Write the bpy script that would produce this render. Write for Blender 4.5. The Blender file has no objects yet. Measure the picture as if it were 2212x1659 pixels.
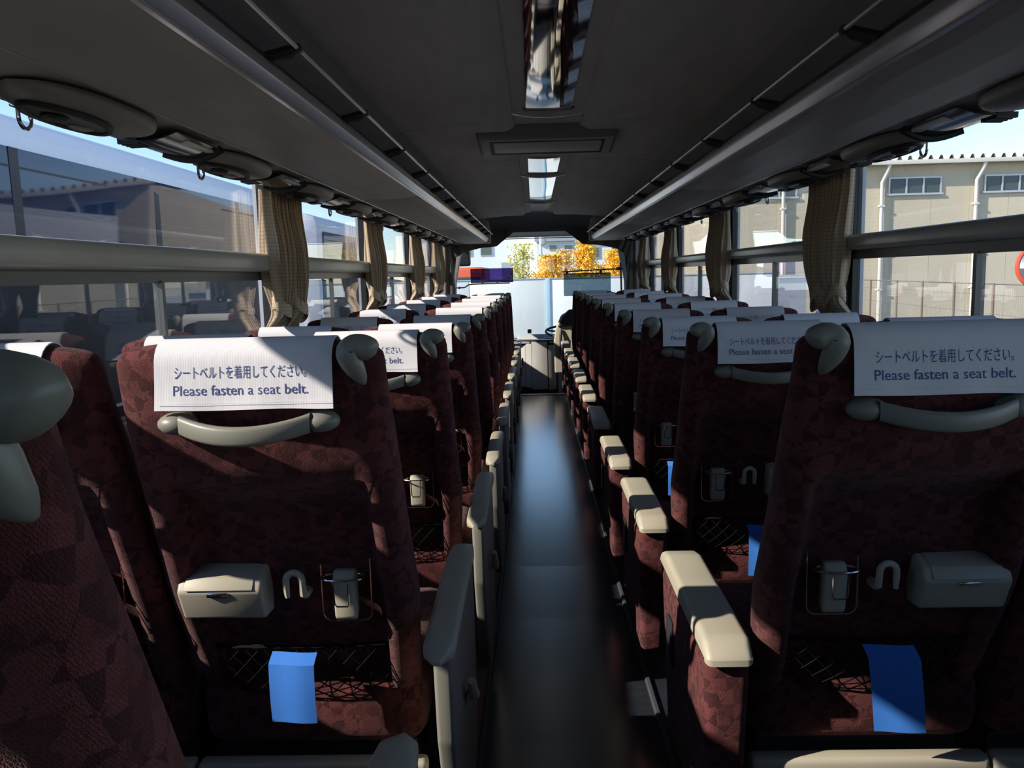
import bpy, bmesh, math, random
import numpy as np
from mathutils import Vector, Matrix
random.seed(7)
S = bpy.context.scene
C = S.collection
PI = math.pi

# ------------------------------------------------------------------ camera
F, VPX, VPY, ROLL = 1800.0, 1153.0, 592.0, .0225
yc = Vector((VPX-1106, 829.5-VPY, -F)).normalized()
u = Vector((-math.sin(ROLL), math.cos(ROLL), 0)); zc = (u-u.dot(yc)*yc).normalized(); xc = yc.cross(zc)
cd = bpy.data.cameras.new('camera'); cam = bpy.data.objects.new('camera', cd); C.objects.link(cam)
M = Matrix((xc, yc, zc)).to_4x4(); M.translation = Vector((-.08, 0, 1.30)); cam.matrix_world = M
cd.sensor_width = 36; cd.lens = 36*F/2212; cd.clip_start = .02; cd.clip_end = 600
S.camera = cam
# ------------------------------------------------------------------ light
SUN = Vector((-1, -.42, .665)).normalized()
w = bpy.data.worlds.new('sky'); S.world = w; w.use_nodes = True
nt = w.node_tree; sk = nt.nodes.new('ShaderNodeTexSky'); sk.sky_type = 'NISHITA'; sk.sun_disc = False
sk.sun_elevation = math.asin(SUN.z); sk.sun_rotation = math.atan2(SUN.x, SUN.y); sk.air_density = 1.0; sk.dust_density = 0; sk.ozone_density = 2.2; sk.altitude = 2000
bg = nt.nodes['Background']; nt.links.new(sk.outputs[0], bg.inputs[0]); bg.inputs[1].default_value = .285
sd = bpy.data.lights.new('sun', 'SUN'); sd.energy = 6.4; sd.angle = math.radians(.6); sd.color = (1, .92, .80)
so = bpy.data.objects.new('sun', sd); C.objects.link(so); so.location = (-30, -20, 25)
so.rotation_euler = SUN.to_track_quat('Z', 'Y').to_euler()
S.view_settings.view_transform = 'Standard'; S.view_settings.look = 'None'
S.view_settings.exposure = .36; S.view_settings.gamma = 1; S.view_settings.use_curve_mapping = False
S.cycles.max_bounces = 10; S.cycles.diffuse_bounces = 5; S.cycles.glossy_bounces = 5
S.cycles.transparent_max_bounces = 24; S.cycles.caustics_reflective = False; S.cycles.caustics_refractive = False
S.cycles.use_denoising = True

# ------------------------------------------------------------------ materials
def mat(name, col, rough=.5, metal=0, spec=.5, **k):
    m = bpy.data.materials.new(name); m.use_nodes = True
    p = m.node_tree.nodes['Principled BSDF']
    p.inputs['Base Color'].default_value = (*col, 1); p.inputs['Roughness'].default_value = rough
    p.inputs['Metallic'].default_value = metal; p.inputs['Specular IOR Level'].default_value = spec
    for a, b in k.items(): p.inputs[a.replace('_', ' ')].default_value = b
    return m
def N(m, t, **k):
    n = m.node_tree.nodes.new(t)
    for a, b in k.items(): setattr(n, a, b)
    return n
def L(m, a, b): m.node_tree.links.new(a, b)
def noisy(m, col2, scale, fac=.5, bump=0, bscale=None, stretch=(1, 1, 1)):
    p = m.node_tree.nodes['Principled BSDF']; c1 = tuple(p.inputs['Base Color'].default_value)
    tc = N(m, 'ShaderNodeTexCoord'); mp = N(m, 'ShaderNodeMapping'); mp.inputs['Scale'].default_value = stretch
    L(m, tc.outputs['Object'], mp.inputs[0])
    n = N(m, 'ShaderNodeTexNoise'); n.inputs['Scale'].default_value = scale; n.inputs['Detail'].default_value = 4
    L(m, mp.outputs[0], n.inputs[0])
    mx = N(m, 'ShaderNodeMix', data_type='RGBA'); mx.inputs[6].default_value = c1; mx.inputs[7].default_value = (*col2, 1)
    r = N(m, 'ShaderNodeMapRange'); r.inputs[1].default_value = .35; r.inputs[2].default_value = .65; r.inputs[4].default_value = fac*2
    L(m, n.outputs[0], r.inputs[0]); L(m, r.outputs[0], mx.inputs[0]); L(m, mx.outputs[2], p.inputs['Base Color'])
    if bump:
        n2 = N(m, 'ShaderNodeTexNoise'); n2.inputs['Scale'].default_value = bscale or scale*6; L(m, mp.outputs[0], n2.inputs[0])
        b = N(m, 'ShaderNodeBump'); b.inputs['Strength'].default_value = bump; b.inputs['Distance'].default_value = .002
        L(m, n2.outputs[0], b.inputs['Height']); L(m, b.outputs[0], p.inputs['Normal'])
    return m

def moquette():
    m = mat('maroon_moquette', (.2, .06, .06), .9, spec=.15); p = m.node_tree.nodes['Principled BSDF']
    p.inputs['Sheen Weight'].default_value = .12; p.inputs['Sheen Roughness'].default_value = .4
    tc = N(m, 'ShaderNodeTexCoord'); mp = N(m, 'ShaderNodeMapping'); mp.inputs['Rotation'].default_value = (.12, .1, .05)
    L(m, tc.outputs['Object'], mp.inputs[0])
    ck = N(m, 'ShaderNodeTexChecker'); ck.inputs['Scale'].default_value = 44; L(m, mp.outputs[0], ck.inputs[0])
    mp2 = N(m, 'ShaderNodeMapping'); mp2.inputs['Rotation'].default_value = (.78, .78, .6); L(m, tc.outputs['Object'], mp2.inputs[0])
    ck2 = N(m, 'ShaderNodeTexChecker'); ck2.inputs['Scale'].default_value = 31; L(m, mp2.outputs[0], ck2.inputs[0])
    vo = N(m, 'ShaderNodeTexVoronoi', distance='CHEBYCHEV'); vo.inputs['Scale'].default_value = 38; vo.inputs['Randomness'].default_value = .55
    L(m, mp.outputs[0], vo.inputs[0])
    a = N(m, 'ShaderNodeMath', operation='MULTIPLY'); L(m, ck.outputs[1], a.inputs[0]); L(m, ck2.outputs[1], a.inputs[1])
    sp = N(m, 'ShaderNodeSeparateColor'); L(m, vo.outputs['Color'], sp.inputs[0])
    b = N(m, 'ShaderNodeMath', operation='ADD'); L(m, a.outputs[0], b.inputs[0]); L(m, sp.outputs[0], b.inputs[1])
    cr = N(m, 'ShaderNodeValToRGB'); cr.color_ramp.interpolation = 'CONSTANT'
    el = cr.color_ramp.elements; el[0].position = 0; el[0].color = (.15, .045, .044, 1); el[1].position = .38; el[1].color = (.098, .029, .029, 1)
    for q, c in ((.62, (.125, .037, .036, 1)), (.95, (.07, .022, .022, 1))):
        e = el.new(q); e.color = c
    L(m, b.outputs[0], cr.inputs[0])
    wv = N(m, 'ShaderNodeTexWave', bands_direction='DIAGONAL'); wv.inputs['Scale'].default_value = 170; wv.inputs['Distortion'].default_value = 6
    wv.inputs['Detail'].default_value = 1; wv.inputs['Detail Scale'].default_value = 3
    L(m, tc.outputs['Object'], wv.inputs[0])
    no = N(m, 'ShaderNodeTexNoise'); no.inputs['Scale'].default_value = 620; L(m, tc.outputs['Object'], no.inputs[0])
    ad = N(m, 'ShaderNodeMath', operation='ADD'); L(m, wv.outputs['Fac'], ad.inputs[0]); L(m, no.outputs[0], ad.inputs[1])
    mr = N(m, 'ShaderNodeMapRange'); mr.inputs[1].default_value = .5; mr.inputs[2].default_value = 1.5; mr.inputs[3].default_value = .70; mr.inputs[4].default_value = 1.15
    L(m, ad.outputs[0], mr.inputs[0])
    mx = N(m, 'ShaderNodeMix', data_type='RGBA', blend_type='MULTIPLY'); mx.inputs[0].default_value = 1
    L(m, cr.outputs[0], mx.inputs[6]); L(m, mr.outputs[0], mx.inputs[7]); L(m, mx.outputs[2], p.inputs['Base Color'])
    bp = N(m, 'ShaderNodeBump'); bp.inputs['Strength'].default_value = .5; bp.inputs['Distance'].default_value = .0012
    L(m, ad.outputs[0], bp.inputs['Height']); L(m, bp.outputs[0], p.inputs['Normal'])
    return m

def curtain_mat(name, c1, c2):
    m = mat(name, c1, .85, spec=.2); p = m.node_tree.nodes['Principled BSDF']
    tc = N(m, 'ShaderNodeTexCoord')
    wv = N(m, 'ShaderNodeTexWave', bands_direction='Z', wave_profile='SAW'); wv.inputs['Scale'].default_value = 20; wv.inputs['Distortion'].default_value = .4
    L(m, tc.outputs['Object'], wv.inputs[0])
    cr = N(m, 'ShaderNodeValToRGB'); e = cr.color_ramp.elements; e[0].position = .80; e[0].color = (*c1, 1); e[1].position = .9; e[1].color = (*c2, 1)
    L(m, wv.outputs['Fac'], cr.inputs[0]); L(m, cr.outputs[0], p.inputs['Base Color'])
    bp = N(m, 'ShaderNodeBump'); bp.inputs['Strength'].default_value = .35; bp.inputs['Distance'].default_value = .003
    L(m, wv.outputs['Fac'], bp.inputs['Height']); L(m, bp.outputs[0], p.inputs['Normal'])
    return m

def glass_mat(name, tint, wav=0):
    m = bpy.data.materials.new(name); m.use_nodes = True; t = m.node_tree; t.nodes.remove(t.nodes['Principled BSDF'])
    out = t.nodes['Material Output']; tr = N(m, 'ShaderNodeBsdfTransparent'); tr.inputs[0].default_value = (*tint, 1)
    gl = N(m, 'ShaderNodeBsdfGlossy'); gl.inputs['Roughness'].default_value = .0; gl.inputs[0].default_value = (.95, .97, .97, 1)
    fr = N(m, 'ShaderNodeFresnel'); ge = N(m, 'ShaderNodeNewGeometry')
    io = N(m, 'ShaderNodeMapRange'); io.inputs[3].default_value = 1.5; io.inputs[4].default_value = 1/1.5
    L(m, ge.outputs['Backfacing'], io.inputs[0]); L(m, io.outputs[0], fr.inputs[0])
    mx = N(m, 'ShaderNodeMixShader'); L(m, fr.outputs[0], mx.inputs[0]); L(m, tr.outputs[0], mx.inputs[1]); L(m, gl.outputs[0], mx.inputs[2])
    if wav:
        no = N(m, 'ShaderNodeTexNoise'); no.inputs['Scale'].default_value = 1.6; tc = N(m, 'ShaderNodeTexCoord'); L(m, tc.outputs['Object'], no.inputs[0])
        bp = N(m, 'ShaderNodeBump'); bp.inputs['Strength'].default_value = wav; bp.inputs['Distance'].default_value = .1
        L(m, no.outputs[0], bp.inputs['Height']); L(m, bp.outputs[0], gl.inputs['Normal'])
    L(m, mx.outputs[0], out.inputs[0])
    return m

def cover_cloth():
    m = mat('white_cover_cloth', (.80, .79, .82), .9, spec=.1); p = m.node_tree.nodes['Principled BSDF']
    tc = N(m, 'ShaderNodeTexCoord'); wv = N(m, 'ShaderNodeTexWave', bands_direction='X'); wv.inputs['Scale'].default_value = 130
    L(m, tc.outputs['Object'], wv.inputs[0])
    bp = N(m, 'ShaderNodeBump'); bp.inputs['Strength'].default_value = .12; bp.inputs['Distance'].default_value = .0006
    L(m, wv.outputs['Fac'], bp.inputs['Height']); L(m, bp.outputs[0], p.inputs['Normal'])
    return m

FAB = moquette()
CLOTH = cover_cloth()
INK = mat('navy_print', (.10, .12, .30), .9, spec=.1)
CREAM = noisy(mat('cream_plastic', (.47, .43, .33), .45), (.42, .38, .29), 3, .5, .08, 900)
GREYP = noisy(mat('olive_grey_plastic', (.24, .235, .195), .42), (.22, .215, .18), 3, .5, .06, 900)
CHROME = mat('bright_steel', (.7, .7, .7), .18, 1)
BLACK = mat('black_rubber', (.012, .012, .013), .55)
DARKPL = mat('dark_plastic', (.035, .036, .04), .4)
DARKMET = mat('dark_metal', (.05, .05, .055), .45, .6)
NET = mat('black_cord', (.010, .010, .011), .9, spec=.1)
BLUE = mat('blue_paper', (.055, .22, .70), .7, spec=.2)
CURT = curtain_mat('beige_striped_curtain', (.56, .44, .315), (.40, .305, .20))
FCURT = noisy(mat('brown_front_curtain', (.17, .145, .12), .9), (.13, .11, .09), 9, .5, .2, 300)
PANE = glass_mat('side_window_glass', (.91, .91, .92))
WSCREEN = glass_mat('windscreen_glass', (.90, .93, .92))
PURPLE = glass_mat('purple_visor_acrylic', (.26, .20, .46))
SMOKE = glass_mat('grey_visor_acrylic', (.34, .42, .47))
CEIL = noisy(mat('grey_headlining', (.80, .79, .74), .9), (.72, .71, .665), 14, .5, .25, 500, (1, .2, 1))
CHAN = noisy(mat('grey_bezel', (.70, .69, .65), .6), (.62, .61, .57), 14, .5)
RACK = noisy(mat('rack_panel_grey', (.46, .43, .39), .5), (.42, .39, .35), 5, .5, .12, 700)
SILVER = mat('silver_strip', (.62, .62, .67), .22, .55)
ROD = mat('satin_rail', (.55, .54, .5), .3, .9)
MIRROR = mat('mirror_acrylic', (.82, .83, .83), .035, 1)
GLOSSD = mat('gloss_dark_cover', (.05, .05, .055), .08, 0, .8)
WALLI = noisy(mat('wall_plastic', (.40, .38, .34), .5), (.36, .34, .30), 6, .5)
BAR = noisy(mat('sash_plastic', (.46, .44, .385), .3), (.42, .4, .35), 6, .5)
DARKF = mat('window_frame_black', (.018, .019, .022), .4)
FRAMEG = mat('window_frame_grey', (.13, .13, .13), .35, .3)
BUSW = mat('bus_white_paint', (.78, .79, .82), .3)
VINYL = noisy(mat('dark_vinyl_floor', (.022, .026, .034), .21, spec=1.0, Coat_Weight=.8, Coat_Roughness=.2), (.03, .034, .042), 30, .5, .12, 260)
EDGE = mat('floor_edge_strip', (.07, .075, .085), .3)
STEPM = mat('grey_step', (.10, .10, .10), .6)
CABG = noisy(mat('console_grey', (.62, .60, .57), .5), (.57, .55, .52), 6, .5)
SCREEN = mat('screen_cover', (.74, .73, .68), .5)
ASPH = noisy(mat('asphalt', (.17, .165, .16), .9), (.12, .118, .115), 2.5, .5, .3, 60)
FENCEW = noisy(mat('white_hoarding', (.80, .785, .75), .5), (.76, .745, .71), 1.5, .5)
FENCEB = mat('pale_blue_post', (.42, .58, .68), .5)
CREAMW = noisy(mat('cream_cladding', (.62, .54, .39), .75), (.58, .5, .36), .6, .5)
PIPE = mat('white_pipe', (.7, .68, .62), .4)
GUTTER = mat('gutter', (.66, .64, .55), .5)
ROOFM = mat('pale_sheet_roof', (.6, .62, .55), .5)
ALU = mat('aluminium', (.55, .57, .6), .4, .5)
WGLASS = mat('dark_window_glass', (.06, .08, .08), .1)
COACHN = mat('coach_navy_flank', (.02, .028, .05), .25)
NAVY = mat('navy_glass', (.012, .028, .075), .03, 0, .35)
POSTBR = mat('brown_post', (.20, .14, .10), .6)
WIRE = mat('mesh_wire', (.30, .27, .21), .5, .3)
RED = mat('signal_orange', (.8, .10, .04), .4)
WHITEB = noisy(mat('white_render', (.72, .73, .74), .8), (.68, .69, .7), .4, .5)
GREYB = mat('grey_building', (.33, .35, .38), .8)
BARK = mat('bark', (.16, .11, .08), .9)
BARW = mat('pale_end_bar', (.8, .8, .78), .22, .15)
PODM = noisy(mat('pod_grey', (.25, .24, .22), .45), (.22, .21, .19), 6, .5)
LENS = mat('frosted_lens', (.8, .8, .8), .3)
def leafmat(n, a, b): return noisy(mat(n, a, .8, spec=.2), b, 1.2, .5)
LEAFY = leafmat('yellow_leaves', (1, .70, .10), (.95, .50, .04))
LEAFO = leafmat('orange_leaves', (.85, .48, .22), (.8, .55, .2))
LEAFP = leafmat('pale_leaves', (.75, .62, .12), (.5, .48, .12))
TRUCK = mat('truck_orange', (.75, .13, .05), .35)
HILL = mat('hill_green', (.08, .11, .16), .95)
TYRE = mat('tyre', (.02, .02, .02), .8)

# ------------------------------------------------------------------ mesh builder
class MB:
    def __init__(s): s.bm = bmesh.new()
    def _add(s, b2, mi=0):
        vm = {}
        for v in b2.verts: vm[v] = s.bm.verts.new(v.co)
        for f in b2.faces:
            try: nf = s.bm.faces.new([vm[v] for v in f.verts])
            except ValueError: continue
            nf.material_index = mi; nf.smooth = f.smooth
        b2.free()
    def box(s, a, b, bev=0, seg=2, mi=0, rot=None, taper=None):
        b2 = bmesh.new(); bmesh.ops.create_cube(b2, size=1)
        c = [(a[i]+b[i])/2 for i in range(3)]; d = [abs(b[i]-a[i]) for i in range(3)]
        for v in b2.verts:
            v.co = Vector([v.co[i]*d[i] for i in range(3)])
            if taper and v.co.z < 0: v.co.x *= taper[0]; v.co.y *= taper[1]
        if bev: bmesh.ops.bevel(b2, geom=b2.edges[:]+b2.verts[:], offset=bev, segments=seg, profile=.5, affect='EDGES')
        for v in b2.verts:
            if rot is not None: v.co = rot @ v.co
            v.co += Vector(c)
        for f in b2.faces: f.smooth = bool(bev)
        s._add(b2, mi); return s
    def prism(s, prof, x0, x1, axis='x', mi=0, bev=0, seg=2):
        b2 = bmesh.new(); A = []; B = []
        for p in prof:
            if axis == 'x': A.append(b2.verts.new((x0, p[0], p[1]))); B.append(b2.verts.new((x1, p[0], p[1])))
            elif axis == 'y': A.append(b2.verts.new((p[0], x0, p[1]))); B.append(b2.verts.new((p[0], x1, p[1])))
            else: A.append(b2.verts.new((p[0], p[1], x0))); B.append(b2.verts.new((p[0], p[1], x1)))
        n = len(prof); b2.faces.new(A); b2.faces.new(B[::-1])
        for i in range(n): b2.faces.new((A[i], B[i], B[(i+1) % n], A[(i+1) % n]))
        bmesh.ops.recalc_face_normals(b2, faces=b2.faces[:])
        if bev: bmesh.ops.bevel(b2, geom=b2.edges[:], offset=bev, segments=seg, profile=.5, affect='EDGES')
        for f in b2.faces: f.smooth = bool(bev)
        s._add(b2, mi); return s
    def tube(s, pts, r, n=8, closed=False, mi=0, flat=None):
        pts = [Vector(p) for p in pts]; k = len(pts); rs = [float(q) for q in r] if isinstance(r, (list, tuple)) else [float(r)]*k
        rings = []; up = None
        for i in range(k):
            a = pts[(i-1) % k] if (closed or i > 0) else pts[i]; b = pts[(i+1) % k] if (closed or i < k-1) else pts[i]
            t = (b-a).normalized()
            if up is None:
                up = Vector((0, 0, 1)) if abs(t.z) < .9 else Vector((0, 1, 0))
            sd_ = t.cross(up); sd_.normalize(); up = sd_.cross(t).normalized()
            fl = flat or (1, 1)
            rings.append([s.bm.verts.new(pts[i]+rs[i]*(fl[0]*math.cos(2*PI*j/n)*sd_+fl[1]*math.sin(2*PI*j/n)*up)) for j in range(n)])
        m = k if closed else k-1
        for i in range(m):
            A, B = rings[i], rings[(i+1) % k]
            for j in range(n):
                f = s.bm.faces.new((A[j], A[(j+1) % n], B[(j+1) % n], B[j])); f.smooth = True; f.material_index = mi
        if not closed:
            f = s.bm.faces.new(rings[0][::-1]); f.material_index = mi; f = s.bm.faces.new(rings[-1]); f.material_index = mi
        return s
    def ell(s, c, r, mi=0, seg=14, rings=9):
        b2 = bmesh.new(); bmesh.ops.create_uvsphere(b2, u_segments=seg, v_segments=rings, radius=1)
        for v in b2.verts: v.co = Vector((v.co.x*r[0]+c[0], v.co.y*r[1]+c[1], v.co.z*r[2]+c[2]))
        for f in b2.faces: f.smooth = True
        s._add(b2, mi); return s
    def grid(s, P, thick=0, mi=0, closed=False, smooth=True, thick_dir=None):
        # P[i][j] points
        P = np.array(P, float); a, b = P.shape[:2]
        V = [[s.bm.verts.new(P[i, j]) for j in range(b)] for i in range(a)]
        bb = b if closed else b-1
        def quad(q):
            f = s.bm.faces.new(q); f.smooth = smooth; f.material_index = mi
        for i in range(a-1):
            for j in range(bb): quad((V[i][j], V[i][(j+1) % b], V[i+1][(j+1) % b], V[i+1][j]))
        if thick:
            du = np.gradient(P, axis=0); dv = np.gradient(P, axis=1); nn = np.cross(du, dv)
            nn /= np.maximum(np.linalg.norm(nn, axis=2, keepdims=True), 1e-9)
            Q = P+nn*thick
            W = [[s.bm.verts.new(Q[i, j]) for j in range(b)] for i in range(a)]
            for i in range(a-1):
                for j in range(b-1): quad((W[i][j], W[i+1][j], W[i+1][j+1], W[i][j+1]))
            for i in range(a-1):
                quad((V[i][0], V[i+1][0], W[i+1][0], W[i][0])); quad((V[i][-1], W[i][-1], W[i+1][-1], V[i+1][-1]))
            for j in range(b-1):
                quad((V[0][j], W[0][j], W[0][j+1], V[0][j+1])); quad((V[-1][j], V[-1][j+1], W[-1][j+1], W[-1][j]))
        return V
    def build(s, name, mats, parent=None, loc=None, sharp=38, recalc=True):
        if recalc: bmesh.ops.recalc_face_normals(s.bm, faces=s.bm.faces[:])
        me = bpy.data.meshes.new(name); s.bm.to_mesh(me); s.bm.free()
        for m in (mats if isinstance(mats, (list, tuple)) else [mats]): me.materials.append(m)
        if any(p.use_smooth for p in me.polygons): me.set_sharp_from_angle(angle=math.radians(sharp))
        o = bpy.data.objects.new(name, me); C.objects.link(o)
        if parent: o.parent = parent
        if loc: o.location = loc
        return o
def tag(o, label=None, cat=None, group=None, kind=None):
    if label: o['label'] = label
    if cat: o['category'] = cat
    if group: o['group'] = group
    if kind: o['kind'] = kind
    return o
def empty(name, loc=(0, 0, 0), label=None, cat=None, group=None, kind=None):
    o = bpy.data.objects.new(name, None); C.objects.link(o); o.location = loc; o.empty_display_size = .1
    return tag(o, label, cat, group, kind)
KIDS = {}
def copy_tree(o, parent=None):
    c = o.copy(); C.objects.link(c)
    if parent: c.parent = parent
    for ch in list(o.children): copy_tree(ch, c)
    return c
def smooth(a, b, x):
    t = min(1, max(0, (x-a)/(b-a))); return t*t*(3-2*t)
def interp(x, xs, ys): return float(np.interp(x, xs, ys))
def rounded_loop(w, h, r, n=5):
    P = []
    for cx, cy, a0 in ((w-r, h-r, 0), (-w+r, h-r, 90), (-w+r, -h+r, 180), (w-r, -h+r, 270)):
        for i in range(n+1):
            a = math.radians(a0+90*i/n); P.append((cx+r*math.cos(a), cy+r*math.sin(a)))
    return P
def orient(me, fn):
    pass

# ------------------------------------------------------------------ shell of the coach
WX = 1.22                       # inner wall plane
POSTL = {-1: [-.62, 1.42, 3.68, 5.77, 7.80, 9.55, 10.75], 1: [-.62, 1.47, 3.56, 5.65, 7.70, 9.50, 10.75]}
SILL, TOPW = .94, 1.735
def floor_z(y): return interp(y, [-1.4, .40, 1.2, 2.09, 2.97, 3.6], [.24, .15, .095, .045, .012, 0])
ys = [-1.4, -.5, .3, 1.2, 1.7, 2.1, 2.5, 3.0, 3.6, 6, 8.98]
m = MB()
m.grid([[(x, y, floor_z(y)) for x in (-1.2, -.245, .245, 1.2)] for y in ys], smooth=False)
m.grid([[(x, y, floor_z(y)-.06) for x in (1.2, .245, -.245, -1.2)] for y in ys], smooth=False)
m.box((-1.2, 8.96, -.4), (1.2, 8.98, -.001))
m.box((-1.24, 8.98, -.46), (1.24, 11.1, -.40), mi=1)
m.build('floor', [VINYL, STEPM], recalc=False)['kind'] = 'structure'
bpy.data.objects['floor']['label'] = 'dark vinyl coach floor running down the aisle'
for i, sx in enumerate((-1, 1)):
    m = MB()
    for a in range(len(ys)-1):
        m.tube([(sx*.247, ys[a], floor_z(ys[a])+.004), (sx*.247, ys[a+1], floor_z(ys[a+1])+.004)], .009, 6)
    tag(m.build('trim_%d' % (i+1), EDGE), 'raised dark strip along the aisle edge', kind='structure')
tag(MB().box((-.5, 8.93, -.003), (.4, 9.0, .009), .003).build('trim_3', SILVER), 'pale metal nosing at the front end of the aisle', kind='structure')

for side, sx in (('left', -1), ('right', 1)):
    m = MB()
    def bx(y0, y1, z0, z1, xi=WX, mi=0, xo=1.265, skin=True, smi=1):
        m.box((sx*xi, y0, z0), (sx*xo, y1, z1), mi=mi)
        if skin: m.box((sx*xo, y0, z0), (sx*1.28, y1, z1), mi=smi)
    bx(-1.4, 11.1, -.9, SILL, smi=3)
    bx(-1.4, 11.1, TOPW, 2.2)
    bx(-1.4, -1.25, SILL, TOPW)
    bx(-1.25, -.60, SILL, TOPW)  # unseen rear bay walled in to block a sun patch on the near seat
    for p in POSTL[sx]: bx(p-.055, p+.055, SILL, TOPW, mi=2)
    m.box((sx*1.185, -1.4, SILL-.06), (sx*WX, 10.5, SILL-.01), .008)
    tag(m.build('wall_'+side, [WALLI, BUSW, DARKF, COACHN]), 'grey %s side wall of the coach with black window posts' % side, kind='structure')
m = MB().box((-1.28, -1.45, -.9), (1.28, -1.4, 1.35)).box((-1.28, -1.45, 1.72), (1.28, -1.4, 2.2)).box((-1.28, -1.45, 1.35), (-.5, -1.4, 1.72)).box((.5, -1.45, 1.35), (1.28, -1.4, 1.72))
tag(m.build('wall_back', WALLI), 'grey rear wall of the coach around the added rear window', kind='structure')
m = MB()
m.box((-1.25, 11.0, -.9), (1.25, 11.08, .46)); m.box((-1.25, 11.0, 1.84), (1.25, 11.08, 2.2))
for sx in (-1, 1): m.prism([(sx*1.25, .46), (sx*1.12, .46), (sx*1.10, 1.2), (sx*1.02, 1.6), (sx*.98, 1.84), (sx*1.25, 1.84)], 11.0, 11.08, 'y', bev=.01)
tag(m.build('wall_front', noisy(mat('front_pillar_grey', (.35, .36, .35), .6), (.32, .33, .32), 4)), 'pale front pillars around the windscreen', kind='structure')

# windows
wn = 0
for side, sx in (('left', -1), ('right', 1)):
    POSTS = POSTL[sx]
    for b in range(len(POSTS)-1):
        y0, y1 = POSTS[b]+.055, POSTS[b+1]-.055; wn += 1; ym = (y0+y1)/2
        t = empty('window_%d' % wn, (sx*WX, ym, SILL), 'coach window %d on the %s side, fixed pane over sliding panes' % (b+1, side), kind='structure')
        h = (y1-y0)/2; X0, X1 = sx*.005, sx*.035
        def P(mb, ya, yb, za, zb, xa=X0, xb=X1, **k): return mb.box((xa, ya, za-SILL), (xb, yb, zb-SILL), **k)
        f = MB()
        for ya, yb, za, zb in ((-h, h, SILL, SILL+.03), (-h, h, TOPW-.008, TOPW), (-h, -h+.028, SILL, TOPW), (h-.028, h, SILL, TOPW)): P(f, ya, yb, za, zb)
        f.build('frame', DARKF, t)
        bt, bb_ = (1.411, 1.339) if sx < 0 else (1.421, 1.362)
        P(MB(), -h-.02, h+.02, bb_, bt, -sx*.055, sx*.03, bev=.016, seg=3).build('sash_bar', BAR, t)
        P(MB(), -h+.028, h-.028, bt, TOPW-.008, sx*.016, sx*.02).build('upper_pane', PANE, t)
        g = MB()
        P(g, -h+.028, h-.028, bb_-.035, bb_, sx*.002, sx*.03)
        P(g, -.016, .004, SILL+.03, bb_-.03, -sx*.004, sx*.012); P(g, -.004, .026, SILL+.03, bb_-.03, sx*.013, sx*.03)
        g.build('slide_rail', FRAMEG, t)
        P(MB(), -h+.028, -.016, SILL+.03, bb_-.035, sx*.006, sx*.01).build('sliding_pane', PANE, t)
        P(MB(), .026, h-.028, SILL+.03, bb_-.035, sx*.022, sx*.026).build('sliding_pane', PANE, t)
wn += 1  # unseen rear window added so sky light lifts the shaded seat backs
t = empty('window_%d' % wn, (0, -1.42, 1.35), 'added unseen rear window letting more sky light into the coach', kind='structure')
MB().box((-.5, -.003, 0), (.5, .003, .37)).build('pane', PANE, t)
wn += 1
t = empty('window_%d' % wn, (0, 11.04, .46), 'coach windscreen of clear glass', kind='structure')
MB().prism([(-1.12, 0), (1.12, 0), (1.10, .74), (1.02, 1.14), (.98, 1.38), (-.98, 1.38), (-1.02, 1.14), (-1.10, .74)], -.003, .003, 'y').build('pane', WSCREEN, t)

# ceiling: five panels with dark gaps, shallow channel down the middle
m = MB()
half = [(.168, 2.045), (.176, 2.043), (.184, 2.020), (.20, 2.014), (.40, 2.012), (.62, 1.995), (.85, 1.94), (1.05, 1.84), (1.22, 1.76)]
prof = [(-x, z) for x, z in half[::-1]]+half
seams = [-1.4, 1.2, 3.9, 5.17, 6.17, 8.5, 9.95]
for a, b in zip(seams[:-1], seams[1:]):
    m.grid([[(x, y, z) for x, z in prof] for y in (a+.006, b-.006)], thick=.03, mi=0)
for a in seams[2:-1]: m.grid([[(x*.998, a+q*.008, z-.007+.012*abs(q)) for x, z in prof] for q in (-1, 0, 1)], mi=4)
m.box((-1.28, -1.4, 2.12), (1.28, 11.08, 2.2), mi=1)
m.grid([[(x, y, 2.075 if abs(x) < 1.1 else 1.8) for x in (-1.22, -1.05, 1.05, 1.22)] for y in (-1.4, 10)], mi=2)
# header drop before the windscreen
m.prism([(9.96, 2.02), (10.3, 1.98), (10.42, 1.90), (10.45, 1.82), (10.55, 1.82), (10.55, 2.12), (9.96, 2.12)], -1.2, 1.2, 'x', mi=2)
m.prism([(10.6, 1.84), (11.0, 1.84), (11.0, 1.78), (10.7, 1.80)], -1.1, 1.1, 'x', mi=3)
tag(m.build('ceiling', [CEIL, BUSW, mat('dark_header', (.09, .095, .105), .7), SCREEN, BLACK]), 'grey fabric headlining in panels with dark seams', kind='structure')

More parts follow.
